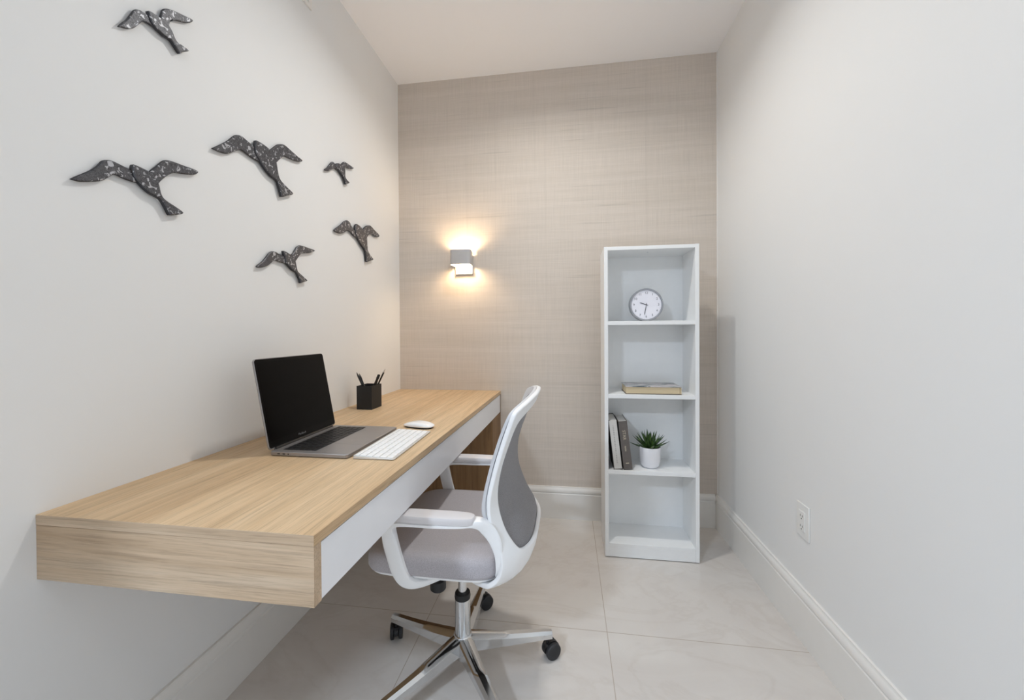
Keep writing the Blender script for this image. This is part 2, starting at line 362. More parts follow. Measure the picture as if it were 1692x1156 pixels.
local(quad_slab('drawer_front', [(desk_x(fy0)-.019, fy0), (desk_x(fy0)-.0025, fy0), (desk_x(fy1)-.0025, fy1), (desk_x(fy1)-.019, fy1)], DZB+.001, DZ-TT-.0035, M['drawer_white'], .0008))
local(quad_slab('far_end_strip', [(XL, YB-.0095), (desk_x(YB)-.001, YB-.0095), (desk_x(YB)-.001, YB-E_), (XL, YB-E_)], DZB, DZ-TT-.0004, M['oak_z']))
local(quad_slab('underside_board', [(XL, DYN+.0215), (desk_x(fy0)-.020, DYN+.0215), (desk_x(fy1)-.020, fy1), (XL, fy1)], DZB+.004, DZB+.018, M['oak_y']))
sp = [(XL, 2.025), (-.3990, 2.025), (-.3945, YB-E_), (XL, YB-E_)]
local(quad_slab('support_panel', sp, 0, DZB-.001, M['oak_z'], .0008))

# ================================================================== WALL VENT (corner peeps in at the top)
v = tag(empty('wall_vent', (XL, 1.27, 2.47)), 'white rectangular vent plate high on the left wall, cut by the photo top', 'vent')
bm = bmesh.new()
for (a, b, c, d) in ((-.17, -.092, .17, -.075), (-.17, .075, .17, .092), (-.17, -.075, -.152, .075), (.152, -.075, .17, .075)):
    box(bm, 0, a, b, .007, c, d)
obj('frame', bm, M['trim'], v, bevel=.0012)
for k in range(7):
    bm = bmesh.new(); z = -.064+k*.0213
    prism(bm, [(-.152, z), (-.152, z+.012)], 0, 0, .001) if False else None
    box(bm, .0006, -.152, z-.0008, .0056, .152, z+.012)
    obj('slat', bm, M['trim'], v)

# ================================================================== BIRDS
BIRD_INFO = {
 'top': 'speckled dark metal bird topmost on the left wall, near the ceiling',
 'big': 'widest of the speckled dark metal wall birds, at the far left',
 'middle': 'second largest speckled metal wall bird, directly right of the widest one',
 'tiny': 'smallest dark metal wall bird, upper right of the flock',
 'low': 'dark metal wall bird lowest of the flock, right above the laptop',
 'right': 'dark metal wall bird nearest the wall lamp, below the smallest bird'}
def plate(name, outl, x0, x1, parent, o3, inset=.0028, dome=.0022):
    pts = catmull(outl, 3, True); n = len(pts)
    area = sum(pts[k][0]*pts[(k+1)%n][1]-pts[(k+1)%n][0]*pts[k][1] for k in range(n))
    sg = 1 if area > 0 else -1
    def off(d):
        out = []
        for k in range(n):
            a, b, c = pts[k-2], pts[k], pts[(k+2)%n]
            t = Vector((c[0]-a[0], c[1]-a[1])); t = t.normalized() if t.length > 1e-7 else Vector((1, 0))
            out.append((b[0]-t.y*d*sg, b[1]+t.x*d*sg))
        return out
    bm = bmesh.new(); rings = []
    for d, x in ((0, x0), (0, x1-.0012), (inset*.35, x1-.0002), (inset, x1+dome*.6)):
        rings.append([bm.verts.new((x, y-o3[1], z-o3[2])) for y, z in off(d)])
    for r, (A, B) in enumerate(zip(rings, rings[1:])):
        for k in range(n):
            f = bm.faces.new((A[k], A[(k+1)%n], B[(k+1)%n], B[k])); f.material_index = 1 if r < 2 else 0
    bm.faces.new(rings[0]); bm.faces.new(rings[-1])
    bmesh.ops.triangulate(bm, faces=[x for x in bm.faces if len(x.verts) > 4], ngon_method='EAR_CLIP')
    return obj(name, bm, [M['bird'], M['bird_edge']], parent, smooth=True)
for key, (body, wl, wr) in BIRDS.items():
    cy = sum(p[0] for p in body)/len(body); cz = sum(p[1] for p in body)/len(body)
    o3 = (0, cy, cz); span = max(p[0] for p in wr)-min(p[0] for p in wl)
    t = tag(empty('wall_bird', (XL, cy, cz)), BIRD_INFO[key], 'wall decoration', 'metal birds on the left wall')
    k = min(1, span/.26)
    ins = .0035*max(.45, k)
    plate('wing', wl, .006, .0105, t, o3, ins*.8)
    plate('wing', wr, .006, .0105, t, o3, ins*.8)
    b = plate('body', body, .0062, .0145, t, o3, ins, .003)
    bm = bmesh.new(); bm.from_mesh(b.data)
    tube(bm, (0, 0, 0), (.007, 0, 0), .004*max(.5, k))
    bm.to_mesh(b.data); bm.free()

# ================================================================== WALL LAMP
lx, lz = -.607, 1.480
lamp = tag(empty('wall_lamp', (lx, YB, lz)), 'small grey metal up-and-down wall lamp, lit, on the papered back wall', 'lamp')
bm = bmesh.new(); box(bm, -.053, -.016, -.058, .053, 0, .052)
obj('backplate', bm, M['lamp_metal'], lamp, bevel=.003)
# rounded rectangular band, open top and bottom
def rrect(hx, y0, y1, r, n=6):
    out = [(hx-.0075, y0)]
    for cx, cy, a0 in ((hx-r, y1+r, 0), (-hx+r, y1+r, -PI/2)):
        for k in range(n+1):
            a = a0 - (PI/2)*k/n; out.append((cx+r*math.cos(a), cy+r*math.sin(a)))
    out.append((-hx+.0075, y0)); return out
outer = rrect(.0615, -.016, -.108, .022); inner = rrect(.0590, -.016, -.1055, .0195)
bm = bmesh.new()
zs0, zs1 = -.012, .072
vo = [[bm.verts.new((x, y, z)) for x, y in outer] for z in (zs0, zs1)]
vi = [[bm.verts.new((x, y, z)) for x, y in inner] for z in (zs0, zs1)]
n = len(outer)
for k in range(n-1):
    bm.faces.new((vo[0][k], vo[0][k+1], vo[1][k+1], vo[1][k])); f = bm.faces.new((vi[0][k], vi[0][k+1], vi[1][k+1], vi[1][k])); f.material_index = 1
    bm.faces.new((vo[0][k], vo[0][k+1], vi[0][k+1], vi[0][k])); bm.faces.new((vo[1][k], vo[1][k+1], vi[1][k+1], vi[1][k]))
obj('shade', bm, [M['lamp_metal'], M['lamp_inner']], lamp, smooth=True)
bm = bmesh.new(); lathe(bm, [(.0, -.012), (.008, -.009), (.011, 0), (.008, .009), (0, .012)], 20, (0, -.062, .022))
bmesh.ops.remove_doubles(bm, verts=bm.verts, dist=1e-5)
obj('bulb', bm, M['bulb'], lamp, smooth=True)
bm = bmesh.new(); tube(bm, (0, -.016, .018), (0, -.046, .018), .006)
obj('bulb_holder', bm, M['lamp_metal'], lamp, smooth=True)

# ================================================================== OUTLET
ot = tag(empty('wall_outlet', (XR, 1.470, .416)), 'white double power outlet low on the right wall', 'outlet')
bm = bmesh.new(); box(bm, -.0055, -.036, -.059, 0, .036, .059)
obj('cover_plate', bm, M['outlet'], ot, bevel=.002)
bm = bmesh.new(); box(bm, -.0085, -.017, -.034, -.0050, .017, .034)
obj('receptacle', bm, M['outlet'], ot, bevel=.0012)
for z in (-.018, .018):
    for y in (-.006, .006):
        bm = bmesh.new(); box(bm, -.0089, y-.001, z-.0035, -.0084, y+.001, z+.0035); obj('slot', bm, M['slot'], ot)
    bm = bmesh.new(); tube(bm, (-.0089, 0, z-.010), (-.0084, 0, z-.010), .0023, n=12); obj('ground_hole', bm, M['slot'], ot)

# ================================================================== BOOKSHELF
SX0, SX1, SY0, SY1, SZ = .173, .601, 1.886, 2.092, 1.4805
sh = tag(empty('bookshelf', ((SX0+SX1)/2, (SY0+SY1)/2, 0)), 'tall narrow white open bookshelf against the back wall', 'bookshelf')
def sp_(name, x0, y0, z0, x1, y1, z1, mat=M['shelf_white'], bev=.0008):
    o = boxo(name, x0, y0, z0, x1, y1, z1, mat, None, bev); o.parent = sh
    o.location = Vector(o.location)-Vector(sh.location); return o
T_ = .0175
sp_('side_panel', SX0, SY0, .004, SX0+T_, SY1, SZ)
sp_('side_panel', SX1-T_, SY0, .004, SX1, SY1, SZ)
sp_('top_panel', SX0+T_, SY0, SZ-T_, SX1-T_, SY1-.004, SZ-.0008)
SHZ = [1.1275, .7795, .4180]
for z in SHZ: sp_('shelf', SX0+T_, SY0+.001, z-.0185, SX1-T_, SY1-.004, z)
sp_('bottom_shelf', SX0+T_, SY0+.001, .050, SX1-T_, SY1-.004, .0675)
sp_('kick_board', SX0+T_, SY0+.001, .004, SX1-T_, SY0+.018, .0498)
sp_('back_panel', SX0+.004, SY1-.004, .02, SX1-.004, SY1, SZ-.006, bev=0)
for x in (SX0+.010, SX1-.010):
    for y in (SY0+.015, SY1-.015): sp_('foot', x-.006, y-.008, 0, x+.006, y+.008, .0045, M['black_soft'], 0)
bm = bmesh.new(); tube(bm, (0, 0, 0), (0, 0, -.0012), .004)
o = obj('cam_cap', bm, M['plastic_grey'], sh, (0.0, -.03, SZ-T_))

# ================================================================== CLOCK
R = .0795
ck = tag(empty('desk_clock', (.378, 1.944, SHZ[0]+R)), 'round silver-rimmed analogue clock standing on the top shelf', 'clock')
bm = bmesh.new()
lathe(bm, [(0, .038), (R-.004, .038), (R, .034), (R, .004), (R-.0015, .0005), (R-.004, 0), (R-.0075, .001), (R-.0085, .006), (0, .006)], 72, axis=1)
bmesh.ops.remove_doubles(bm, verts=bm.verts, dist=1e-6)
obj('case', bm, M['clock_rim'], ck, smooth=True)
bm = bmesh.new(); lathe(bm, [(0, .0052), (R-.0088, .0052), (R-.0088, .0062), (0, .0062)], 64, axis=1)
bmesh.ops.remove_doubles(bm, verts=bm.verts, dist=1e-6)
obj('dial', bm, M['clock_face'], ck)
RX = Matrix.Rotation(PI/2, 4, 'X')
for h_ in range(1, 13):
    a = PI/2-h_*PI/6
    m = Matrix.Translation((math.cos(a)*.0575, .0049, math.sin(a)*.0575)) @ RX
    text('numeral', str(h_), .0155, M['clock_ink'], ck, m)
bm = bmesh.new()
for k in range(60):
    a = 2*PI*k/60; c, s = math.cos(a), math.sin(a); r0, r1, w = .0672, .0695, .00035
    vv = [bm.verts.new((c*r-s*w*q, .0049, s*r+c*w*q)) for r, q in ((r0, -1), (r1, -1), (r1, 1), (r0, 1))]
    bm.faces.new(vv)
obj('minute_track', bm, M['clock_ink'], ck)
def hand(name, deg, l, w, y, back=.008):
    a = math.radians(90-deg); c, s = math.cos(a), math.sin(a); bm = bmesh.new()
    pts = [(-back, -w*.6), (l*.8, -w), (l, 0), (l*.8, w), (-back, w*.6)]
    prism(bm, [(c*p-s*q, s*p+c*q) for p, q in pts], 1, y-.0006, y); return obj(name, bm, M['hand'], ck)
hand('hour_hand', 289, .034, .0019, .0042)
hand('minute_hand', 191, .052, .0016, .0032)
bm = bmesh.new(); tube(bm, (0, .0048, 0), (0, .0018, 0), .0028); obj('hub_pin', bm, M['hand'], ck, smooth=True)
bm = bmesh.new(); lathe(bm, [(0, 0), (.0001, .0), (.0001, .0001), (0, .0001)], 8, axis=1); bm.free()

# ================================================================== BOOKS
def book(name, label, w, h, d, cover, pages, spine_front, loc, lean=0, group=None, flat=False, ct=.0022):
    """upright book: w thick (x), h tall (z), d deep (y); front = -y"""
    b = tag(empty(name, loc), label, 'book', group)
    b.rotation_euler = (0, lean, 0)
    bm = bmesh.new(); e = .003
    y0, y1 = (.0022, d-e) if spine_front else (e*.4, d-.0022)
    box(bm, ct, y0, e, w-ct, y1, h-e)
    obj('page_block', bm, pages, b)
    bm = bmesh.new(); box(bm, 0, 0, 0, ct, d, h); obj('cover', bm, cover, b, bevel=.0006)
    bm = bmesh.new(); box(bm, w-ct, 0, 0, w, d, h); obj('cover', bm, cover, b, bevel=.0006)
    ys = (0, .0022) if spine_front else (d-.0022, d)
    bm = bmesh.new(); box(bm, ct*.9, ys[0], 0, w-ct*.9, ys[1], h); obj('spine', bm, cover, b, bevel=.0006)
    return b
z3 = SHZ[2]
zf = .0002
L1 = -math.radians(6.3)
wb = book('leaning_book', 'pale page-edged book with dark covers leaning leftmost on the plant shelf', .040, .236, .155, M['dark_cover'], M['pages_pale'], False, (.2165, 1.893, z3+.0006), L1, 'books beside the plant')
gb = book('leaning_book', 'dark grey book with gilt lettering, leaning between pale book and plant', .041, .232, .150, M['grey_cover'], M['pages_pale'], True, (.2620, 1.895, z3+.0006), L1, 'books beside the plant')
# spine lettering reads down the spine
RS = Matrix.Rotation(PI/2, 4, 'X') @ Matrix.Rotation(-PI/2, 4, 'Z')
text('spine_title', 'STAR', .020, M['gold'], gb, Matrix.Translation((.0205, -.0003, .165)) @ RS)
bm = bmesh.new()
for k in range(6): box(bm, .016+.001*(k % 2), -.0003, .088+k*.0045, .022+.0008*(k % 3), 0, .0905+k*.0045)
obj('spine_marks', bm, M['gold'], gb)
bm = bmesh.new(); box(bm, .013, -.0004, .028, .028, 0, .033); obj('spine_mark', bm, M['gold'], gb)
bm = bmesh.new(); random.seed(3)
for k in range(22):
    z = .03+k*.0085; w_ = random.uniform(.002, .006); box(bm, .019-w_/2, .0006, z, .019+w_/2, .0010, z+.004)
obj('faint_marks', bm, M['faint_ink'], wb)
# lying book
fb = tag(empty('lying_book', (.400, 1.975, SHZ[1])), 'thick cream-paged book with a grey patterned cover lying on the second shelf', 'book')
bm = bmesh.new(); box(bm, -.124, -.071, .003, .120, .070, .034); obj('page_block', bm, M['pages'], fb)
bm = bmesh.new(); box(bm, -.127, -.075, .0345, .127, .073, .0385); obj('front_cover', bm, M['art_cover'], fb, bevel=.0008)
bm = bmesh.new(); box(bm, -.127, -.075, 0, .127, .073, .0028); obj('back_cover', bm, M['grey_cover'], fb, bevel=.0008)
bm = bmesh.new(); box(bm, .1215, -.073, .0026, .1268, .073, .0347); obj('spine', bm, M['pages'], fb)

# ================================================================== PLANT
pl = tag(empty('potted_succulent', (.395, 1.960, z3)), 'small spiky green succulent in a round white pot', 'plant')
bm = bmesh.new()
lathe(bm, [(0, 0), (.030, 0), (.038, .004), (.044, .014), (.0475, .035), (.0495, .065), (.0505, .098), (.0490, .1005), (.0470, .098), (.0455, .088), (0, .088)], 56)
bmesh.ops.remove_doubles(bm, verts=bm.verts, dist=1e-6)
obj('pot', bm, M['pot'], pl, smooth=True)
bm = bmesh.new(); lathe(bm, [(0, .0875), (.0462, .0875), (.0462, .091), (0, .0945)], 32); bmesh.ops.remove_doubles(bm, verts=bm.verts, dist=1e-6)
obj('soil', bm, M['soil'], pl, smooth=True)
bm = bmesh.new(); random.seed(11)
def leaf(bm, az, el, L, w):
    n = 9; u = Vector((math.cos(az), math.sin(az), 0)); s = Vector((-math.sin(az), math.cos(az), 0)); Z = Vector((0, 0, 1))
    p = Vector((0, 0, .092))+u*.006; e = el; prev = None
    for i in range(n+1):
        t = i/n; d = u*math.cos(e)+Z*math.sin(e); nn = -u*math.sin(e)+Z*math.cos(e)
        ww = w*(1-t)**.75*(.65+.9*t if t < .35 else .965) + .0002; th = w*.38*(1-t)+.0002
        ring = [bm.verts.new(p+s*ww*.5+nn*th*.35), bm.verts.new(p+nn*th*.05), bm.verts.new(p-s*ww*.5+nn*th*.35), bm.verts.new(p-nn*th)]
        if prev:
            for k in range(4): bm.faces.new((prev[k], prev[(k+1)%4], ring[(k+1)%4], ring[k]))
        else: bm.faces.new(ring)
        prev = ring; p = p+d*L/n; e += .035
    bm.faces.new(prev[::-1])
ga = 0
for k in range(38):
    t = k/37; ga += 2.39996
    leaf(bm, ga, math.radians(84-72*t**.85+random.uniform(-4, 4)), .070+.030*t**.6+random.uniform(-.004, .006), .0175+.007*t)
obj('foliage', bm, M['leaf'], pl, smooth=True)

# ================================================================== LAPTOP
lp = tag(empty('laptop', (-.836, 1.1425, DZ)), 'open dark grey laptop with a black screen on the oak desk', 'laptop')
LW, LD, LT = .158, .236, .0125
def rr(x0, y0, x1, y1, r, n=6):
    out = []
    for cx, cy, a0 in ((x1-r, y1-r, 0), (x0+r, y1-r, PI/2), (x0+r, y0+r, PI), (x1-r, y0+r, 1.5*PI)):
        for k in range(n+1): a = a0+PI/2*k/n; out.append((cx+r*math.cos(a), cy+r*math.sin(a)))
    return out
bm = bmesh.new(); prism(bm, rr(-.004, -LW, LD, LW, .011), 2, .0015, LT)
base = obj('base', bm, M['alu_grey'], lp, bevel=.0016)
for x in (.02, LD-.02):
    for y in (-LW+.02, LW-.02):
        bm = bmesh.new(); tube(bm, (x, y, 0), (x, y, .0018), .006); obj('rubber_foot', bm, M['black'], lp)
bm = bmesh.new(); box(bm, .022, -.137, LT-.0003, .126, .137, LT+.00015); obj('key_well', bm, M['key_black'], lp)
rows = [(.0115, 14, .0), (.0185, 14, 0), (.0185, 14, .4), (.0185, 13, .7), (.0185, 12, 1.2)]
x = .024
kproto = None
def keycap(name, w, d, h, mat):
    bm = bmesh.new(); box(bm, -d/2, -w/2, 0, d/2, w/2, h)
    return bm
for ri, (dp, nk, _) in enumerate(rows+[(.0185, 8, 0)]):
    total = .270; gap = .0028
    widths = [1]*nk
    if ri == 1: widths[-1] = 1.6
    if ri == 2: widths[0] = 1.5
    if ri == 3: widths[0] = 1.9; widths[-1] = 1.9
    if ri == 4: widths[0] = 2.3; widths[-1] = 2.3
    if ri == 5: widths = [1, 1, 1, 1.25, 5.4, 1.25, 1, 2.2]
    unit = (total-gap*(len(widths)-1))/sum(widths); y = -.135
    for w_ in widths:
        ww = w_*unit; bm = bmesh.new(); box(bm, -dp/2+.0012, -ww/2, 0, dp/2-.0012, ww/2, .0014)
        obj('key', bm, M['key_black'], lp, (x+dp/2, y+ww/2, LT), bevel=.0005, seg=1); y += ww+gap
    x += dp
bm = bmesh.new(); prism(bm, rr(.134, -.062, .226, .062, .003), 2, LT-.0003, LT+.0002); obj('trackpad', bm, M['alu_grey'], lp)
for i, (a, b_) in enumerate(((-.010, .008), (.012, .008), (.030, .004))):
    bm = bmesh.new(); box(bm, .022+i*.016, -LW-.0002, .0055, .022+i*.016+b_, -LW+.001, .0085); obj('side_port', bm, M['black'], lp)
bm = bmesh.new(); tube(bm, (-.003, -.135, LT+.0005), (-.003, .135, LT+.0005), .005, n=14); obj('hinge', bm, M['black'], lp, smooth=True)
lean = math.atan2(.049, .258)
lid = bpy.data.objects.new('lid', None)
bm = bmesh.new(); prism(bm, [(p[1], p[0]) for p in rr(.004, -LW, .268, LW, .011)], 0, -.0052, 0)
ML = Matrix.Translation((-.002, 0, LT-.002)) @ Matrix.Rotation(-lean, 4, 'Y')
lido = obj('lid', bm, M['alu_grey'], lp, bevel=.0012); lido.matrix_local = ML
bm = bmesh.new(); prism(bm, [(p[1], p[0]) for p in rr(.0075, -LW+.0022, .2658, LW-.0022, .008)], 0, -.0002, .0006)
obj('bezel', bm, M['bezel'], lido)
bm = bmesh.new(); box(bm, .0005, -LW+.011, .028, .0009, LW-.011, .257); obj('screen', bm, M['screen'], lido)
mt = Matrix.Translation((.0010, -.018, .0185)) @ Matrix.Rotation(PI/2, 4, 'Z') @ Matrix.Rotation(PI/2, 4, 'X')
text('lid_lettering', 'MacBook', .0095, M['logo_ink'], lido, mt, .0001)
bpy.data.objects.remove(lid)

# ================================================================== WHITE KEYBOARD
kb = tag(empty('wireless_keyboard', (-.530, 1.138, DZ), math.radians(1.0)), 'slim white wireless keyboard with silver edge between laptop and desk front', 'keyboard')
KW, KD = .150, .060
bm = bmesh.new()   # wedge: higher at the back (towards -x)
o_ = rr(-KD, -KW, KD, KW, .006)
lo = [bm.verts.new((x, y, .0012)) for x, y in o_]; hi = [bm.verts.new((x, y, .0068-(x/KD)*.0028)) for x, y in o_]
bm.faces.new(lo[::-1]); bm.faces.new(hi)
for i in range(len(o_)): bm.faces.new((lo[i], lo[(i+1)%len(o_)], hi[(i+1)%len(o_)], hi[i]))
obj('body', bm, M['silver'], kb, bevel=.0008)
x = -KD+.005
for ri, dp in enumerate((.0115, .0195, .0195, .0195, .0195, .0195)):
    gap = .0030; total = .288
    nk = (14, 14, 14, 13, 12, 8)[ri]; widths = [1]*nk
    if ri == 1: widths[-1] = 1.6
    if ri == 2: widths[0] = 1.5
    if ri == 3: widths[0] = 1.9; widths[-1] = 1.9
    if ri == 4: widths[0] = 2.3; widths[-1] = 2.3
    if ri == 5: widths = [1, 1, 1, 1.25, 5.4, 1.25, 1, 2.2]
    unit = (total-gap*(len(widths)-1))/sum(widths); y = -total/2
    for w_ in widths:
        ww = w_*unit; xc = x+dp/2; zt = .0068-(xc/KD)*.0028
        bm = bmesh.new(); box(bm, -dp/2+.0016, -ww/2, -.0006, dp/2-.0014, ww/2, .0016)
        k_ = obj('key', bm, M['key_white'], kb, (xc, y+ww/2, zt), bevel=.0006, seg=1)
        k_.rotation_euler = (0, math.atan(.0028/KD), 0); y += ww+gap
    x += dp
for y in (-.12, .12):
    for x_, hh in ((-.045, .0014), (.045, .0014)):
        bm = bmesh.new(); tube(bm, (x_, y, 0), (x_, y, hh), .005); obj('rubber_foot', bm, M['plastic_grey'], kb)

# ================================================================== MOUSE
mo = tag(empty('computer_mouse', (-.541, 1.352, DZ), math.radians(-13)), 'glossy white low-profile mouse beyond the white keyboard', 'mouse')
def superell(a, b, e, n=48):
    out = []
    for k in range(n):
        t = 2*PI*k/n; c, s = math.cos(t), math.sin(t)
        out.append((a*abs(c)**(2/e)*(1 if c >= 0 else -1), b*abs(s)**(2/e)*(1 if s >= 0 else -1)))
    return out
bm = bmesh.new(); rings = []
def mouse_h(x): return .0085+.0125*math.cos(max(-1.35, min(1.35, (x-.004)/.062*1.25)))
for s in (1.0, .985, .94, .85, .7, .5, .25):
    hh = math.sqrt(max(0, 1-s**6))
    rings.append([bm.verts.new((x*s, y*s, .0075+(mouse_h(x*s)-.0075)*hh)) for x, y in superell(.061, .0285, 2.9)])
c_ = bm.verts.new((0, 0, mouse_h(0)))
for A, B in zip(rings, rings[1:]):
    for k in range(48): bm.faces.new((A[k], A[(k+1)%48], B[(k+1)%48], B[k]))
for k in range(48): bm.faces.new((rings[-1][k], rings[-1][(k+1)%48], c_))
low = [bm.verts.new((x*.97, y*.94, .0055)) for x, y in superell(.061, .0285, 2.9)]
for k in range(48): bm.faces.new((low[k], low[(k+1)%48], rings[0][(k+1)%48], rings[0][k]))
bm.faces.new(low[::-1])
obj('shell', bm, M['mouse_white'], mo, smooth='all')
bm = bmesh.new(); prism(bm, [(x*.90, y*.86) for x, y in superell(.061, .0285, 2.9)], 2, 0, .0056)
obj('underside', bm, M['black_soft'], mo)

# ================================================================== PEN CUP + PENS
cpx0, cpx1, cpy0, cpy1, ch = -.947, -.874, 1.630, 1.722, .1065
cup = tag(empty('pen_holder', ((cpx0+cpx1)/2, (cpy0+cpy1)/2, DZ)), 'square black pen cup at the wall behind the laptop', 'pen holder')
hx, hy = (cpx1-cpx0)/2, (cpy1-cpy0)/2; th = .003
bm = bmesh.new()
box(bm, -hx, -hy, 0, hx, hy, .004); box(bm, -hx, -hy, .004, -hx+th, hy, ch); box(bm, hx-th, -hy, .004, hx, hy, ch)
box(bm, -hx+th, -hy, .004, hx-th, -hy+th, ch); box(bm, -hx+th, hy-th, .004, hx-th, hy, ch)
obj('cup', bm, M['black_soft'], cup)
def pen(label, p, q, r, kind):
    P, Q = Vector(p), Vector(q)
    e = tag(empty('pencil' if kind == 'pencil' else 'pen', P), label, 'pencil' if kind == 'pencil' else 'pen', 'pens in the black cup')
    d = Q-P; e.rotation_euler = d.to_track_quat('Z', 'Y').to_euler(); L = d.length
    bm = bmesh.new()
    tube(bm, (0, 0, 0), (0, 0, L-.018), r, n=8); obj('barrel', bm, M['pencil'], e, smooth=True)
    if kind == 'pencil':
        bm = bmesh.new(); tube(bm, (0, 0, L-.018), (0, 0, L), r, .0008, 10); obj('tip', bm, M['pen_tip'] if 'pale' in label else M['black'], e, smooth=True)
    else:
        bm = bmesh.new(); tube(bm, (0, 0, L-.018), (0, 0, L), r*1.15, r*.8, 12); obj('cap', bm, M['black'], e, smooth=True)
        bm = bmesh.new(); box(bm, r, -.0015, L-.045, r+.0022, .0015, L-.004); obj('clip', bm, M['tyre'], e)
cx_, cy_, zb = (cpx0+cpx1)/2, (cpy0+cpy1)/2, DZ+.0062
pen('leftmost dark pencil leaning out of the black cup', (-.885, 1.660, zb), (-.9660, 1.664, .897), .0046, 'pencil')
pen('dark pencil second from the left in the black cup', (-.880, 1.643, zb), (-.9440, 1.648, .894), .0046, 'pencil')
pen('thick black pen, shorter one of the right pair in the cup', (-.925, 1.698, zb), (-.872, 1.692, .884), .0058, 'pen')
pen('black pen at the right rim of the black cup', (-.935, 1.681, zb), (-.860, 1.675, .886), .0058, 'pen')
pen('slim pencil with a pale tip, rightmost and tallest in the cup', (-.935, 1.713, zb), (-.847, 1.709, .910), .0040, 'pencil')

# ================================================================== OFFICE CHAIR  (local +X = forward, towards the desk)
CX, CY = -.335, 1.215
chair = tag(empty('office_chair', (CX, CY, 0), PI), 'white and grey swivel office chair on a chrome star base, tucked under the desk', 'office chair')
# ---- star base
HZ = .098
def arm_mesh(az, r0, r1):
    bm = bmesh.new(); u = Vector((math.cos(az), math.sin(az), 0)); s = Vector((-math.sin(az), math.cos(az), 0)); prev = None
    N = 12
    for i in range(N+1):
        t = i/N; r = r0+(r1-r0)*t
        zt = .123-.030*t-.004*math.sin(t*PI); th = .046*(1-t)+.022*t - .004*math.sin(PI*t)
        wt = .020*(1-t)+.011*t; wb = .024*(1-t)+.0125*t
        if i == N: wt *= .85; wb *= .85; zt -= .002
        c = u*r
        ring = [bm.verts.new(c+s*a+Vector((0, 0, z))) for a, z in ((-wb, zt-th), (-wb, zt-.008), (-wt*.55, zt), (wt*.55, zt), (wb, zt-.008), (wb, zt-th))]
        if prev:
            for k in range(6): bm.faces.new((prev[k], prev[(k+1)%6], ring[(k+1)%6], ring[k]))
        else: bm.faces.new(ring)
        prev = ring
    bm.faces.new(prev[::-1]); return bm
base_az = [math.radians(a) for a in (18, 90, 162, 234, 306)]      # world azimuths
RB = .292
bm = bmesh.new(); lathe(bm, [(0, .044), (.019, .044), (.022, .048), (.023, .066), (.024, .090), (.030, .100), (.032, .112), (.029, .121), (.026, .124), (0, .124)], 32)
bmesh.ops.remove_doubles(bm, verts=bm.verts, dist=1e-6)
BO = .027
hub = obj('base_hub', bm, M['chrome'], chair, (0, BO, 0), smooth=True)
for az in base_az:
    a = az-PI
    leg = obj('base_leg', arm_mesh(a, .018, RB), M['chrome'], chair, (0, BO, 0), smooth=True)
    u = Vector((math.cos(a), math.sin(a), 0)); p = u*(RB-.014)+Vector((0, BO, 0))
    # caster: twin wheel, hood and stem
    yaw = {18: -2.55, 90: -2.4, 162: -1.2, 234: -2.0, 306: -.6}[round(math.degrees(az))]
    cz = .0265
    ce = bpy.data.objects.new('caster', None)
    bm = bmesh.new(); tube(bm, (0, 0, .045), (0, 0, .078), .0055, n=12)
    lathe(bm, [(0, .040), (.010, .040), (.010, .052), (0, .052)], 16)
    cast = obj('caster', bm, M['black'], chair, p, smooth=True)
    d = Vector((math.cos(yaw), math.sin(yaw), 0)); s = Vector((-d.y, d.x, 0)); off = d*.014
    bm = bmesh.new()      # hood over the wheels
    n = 14; rings = []
    for sd in (-.0068, .0068):
        ring = []
        for k in range(n+1):
            t = PI*(.08+.94*k/n); ring.append(bm.verts.new(off+d*math.cos(t)*.0275+Vector((0, 0, cz+math.sin(t)*.0275))+s*sd))
        ring.append(bm.verts.new(off+Vector((0, 0, cz-.004))+s*sd)); rings.append(ring)
    for k in range(n+2): bm.faces.new((rings[0][k], rings[0][(k+1)%(n+2)], rings[1][(k+1)%(n+2)], rings[1][k]))
    bm.faces.new(rings[0][::-1]); bm.faces.new(rings[1])
    obj('hood', bm, M['black'], cast, smooth=True)
    for sd in (-1, 1):
        bm = bmesh.new(); prof = [(.0, .0075), (.023, .0075), (.0262, .0095), (.0262, .018), (.024, .0205), (.018, .0215), (0, .0215)]
        rings = []
        for r, hgt in prof:
            rings.append([bm.verts.new(off+Vector((0, 0, cz))+d*math.cos(2*PI*k/28)*max(r, .0001)+Vector((0, 0, 1))*math.sin(2*PI*k/28)*max(r, .0001)+s*sd*hgt) for k in range(28)])
        for A, B in zip(rings, rings[1:]):
            for k in range(28): bm.faces.new((A[k], A[(k+1)%28], B[(k+1)%28], B[k]))
        obj('wheel', bm, M['tyre'], cast, smooth=True)
    bpy.data.objects.remove(ce)
# ---- gas lift
bm = bmesh.new(); tube(bm, (0, 0, .122), (0, 0, .236), .0245, n=36); obj('gas_lift', bm, M['chrome'], chair, (0, BO, 0), smooth=True)
bm = bmesh.new(); lathe(bm, [(0, .236), (.0235, .236), (.0255, .242), (.0235, .254), (0, .256)], 32); bmesh.ops.remove_doubles(bm, verts=bm.verts, dist=1e-6)
obj('lift_collar', bm, M['black'], chair, (0, BO, 0), smooth=True)
bm = bmesh.new(); tube(bm, (0, 0, .255), (0, 0, .372), .0135, n=28); obj('lift_rod', bm, M['chrome'], chair, (0, BO, 0), smooth=True)
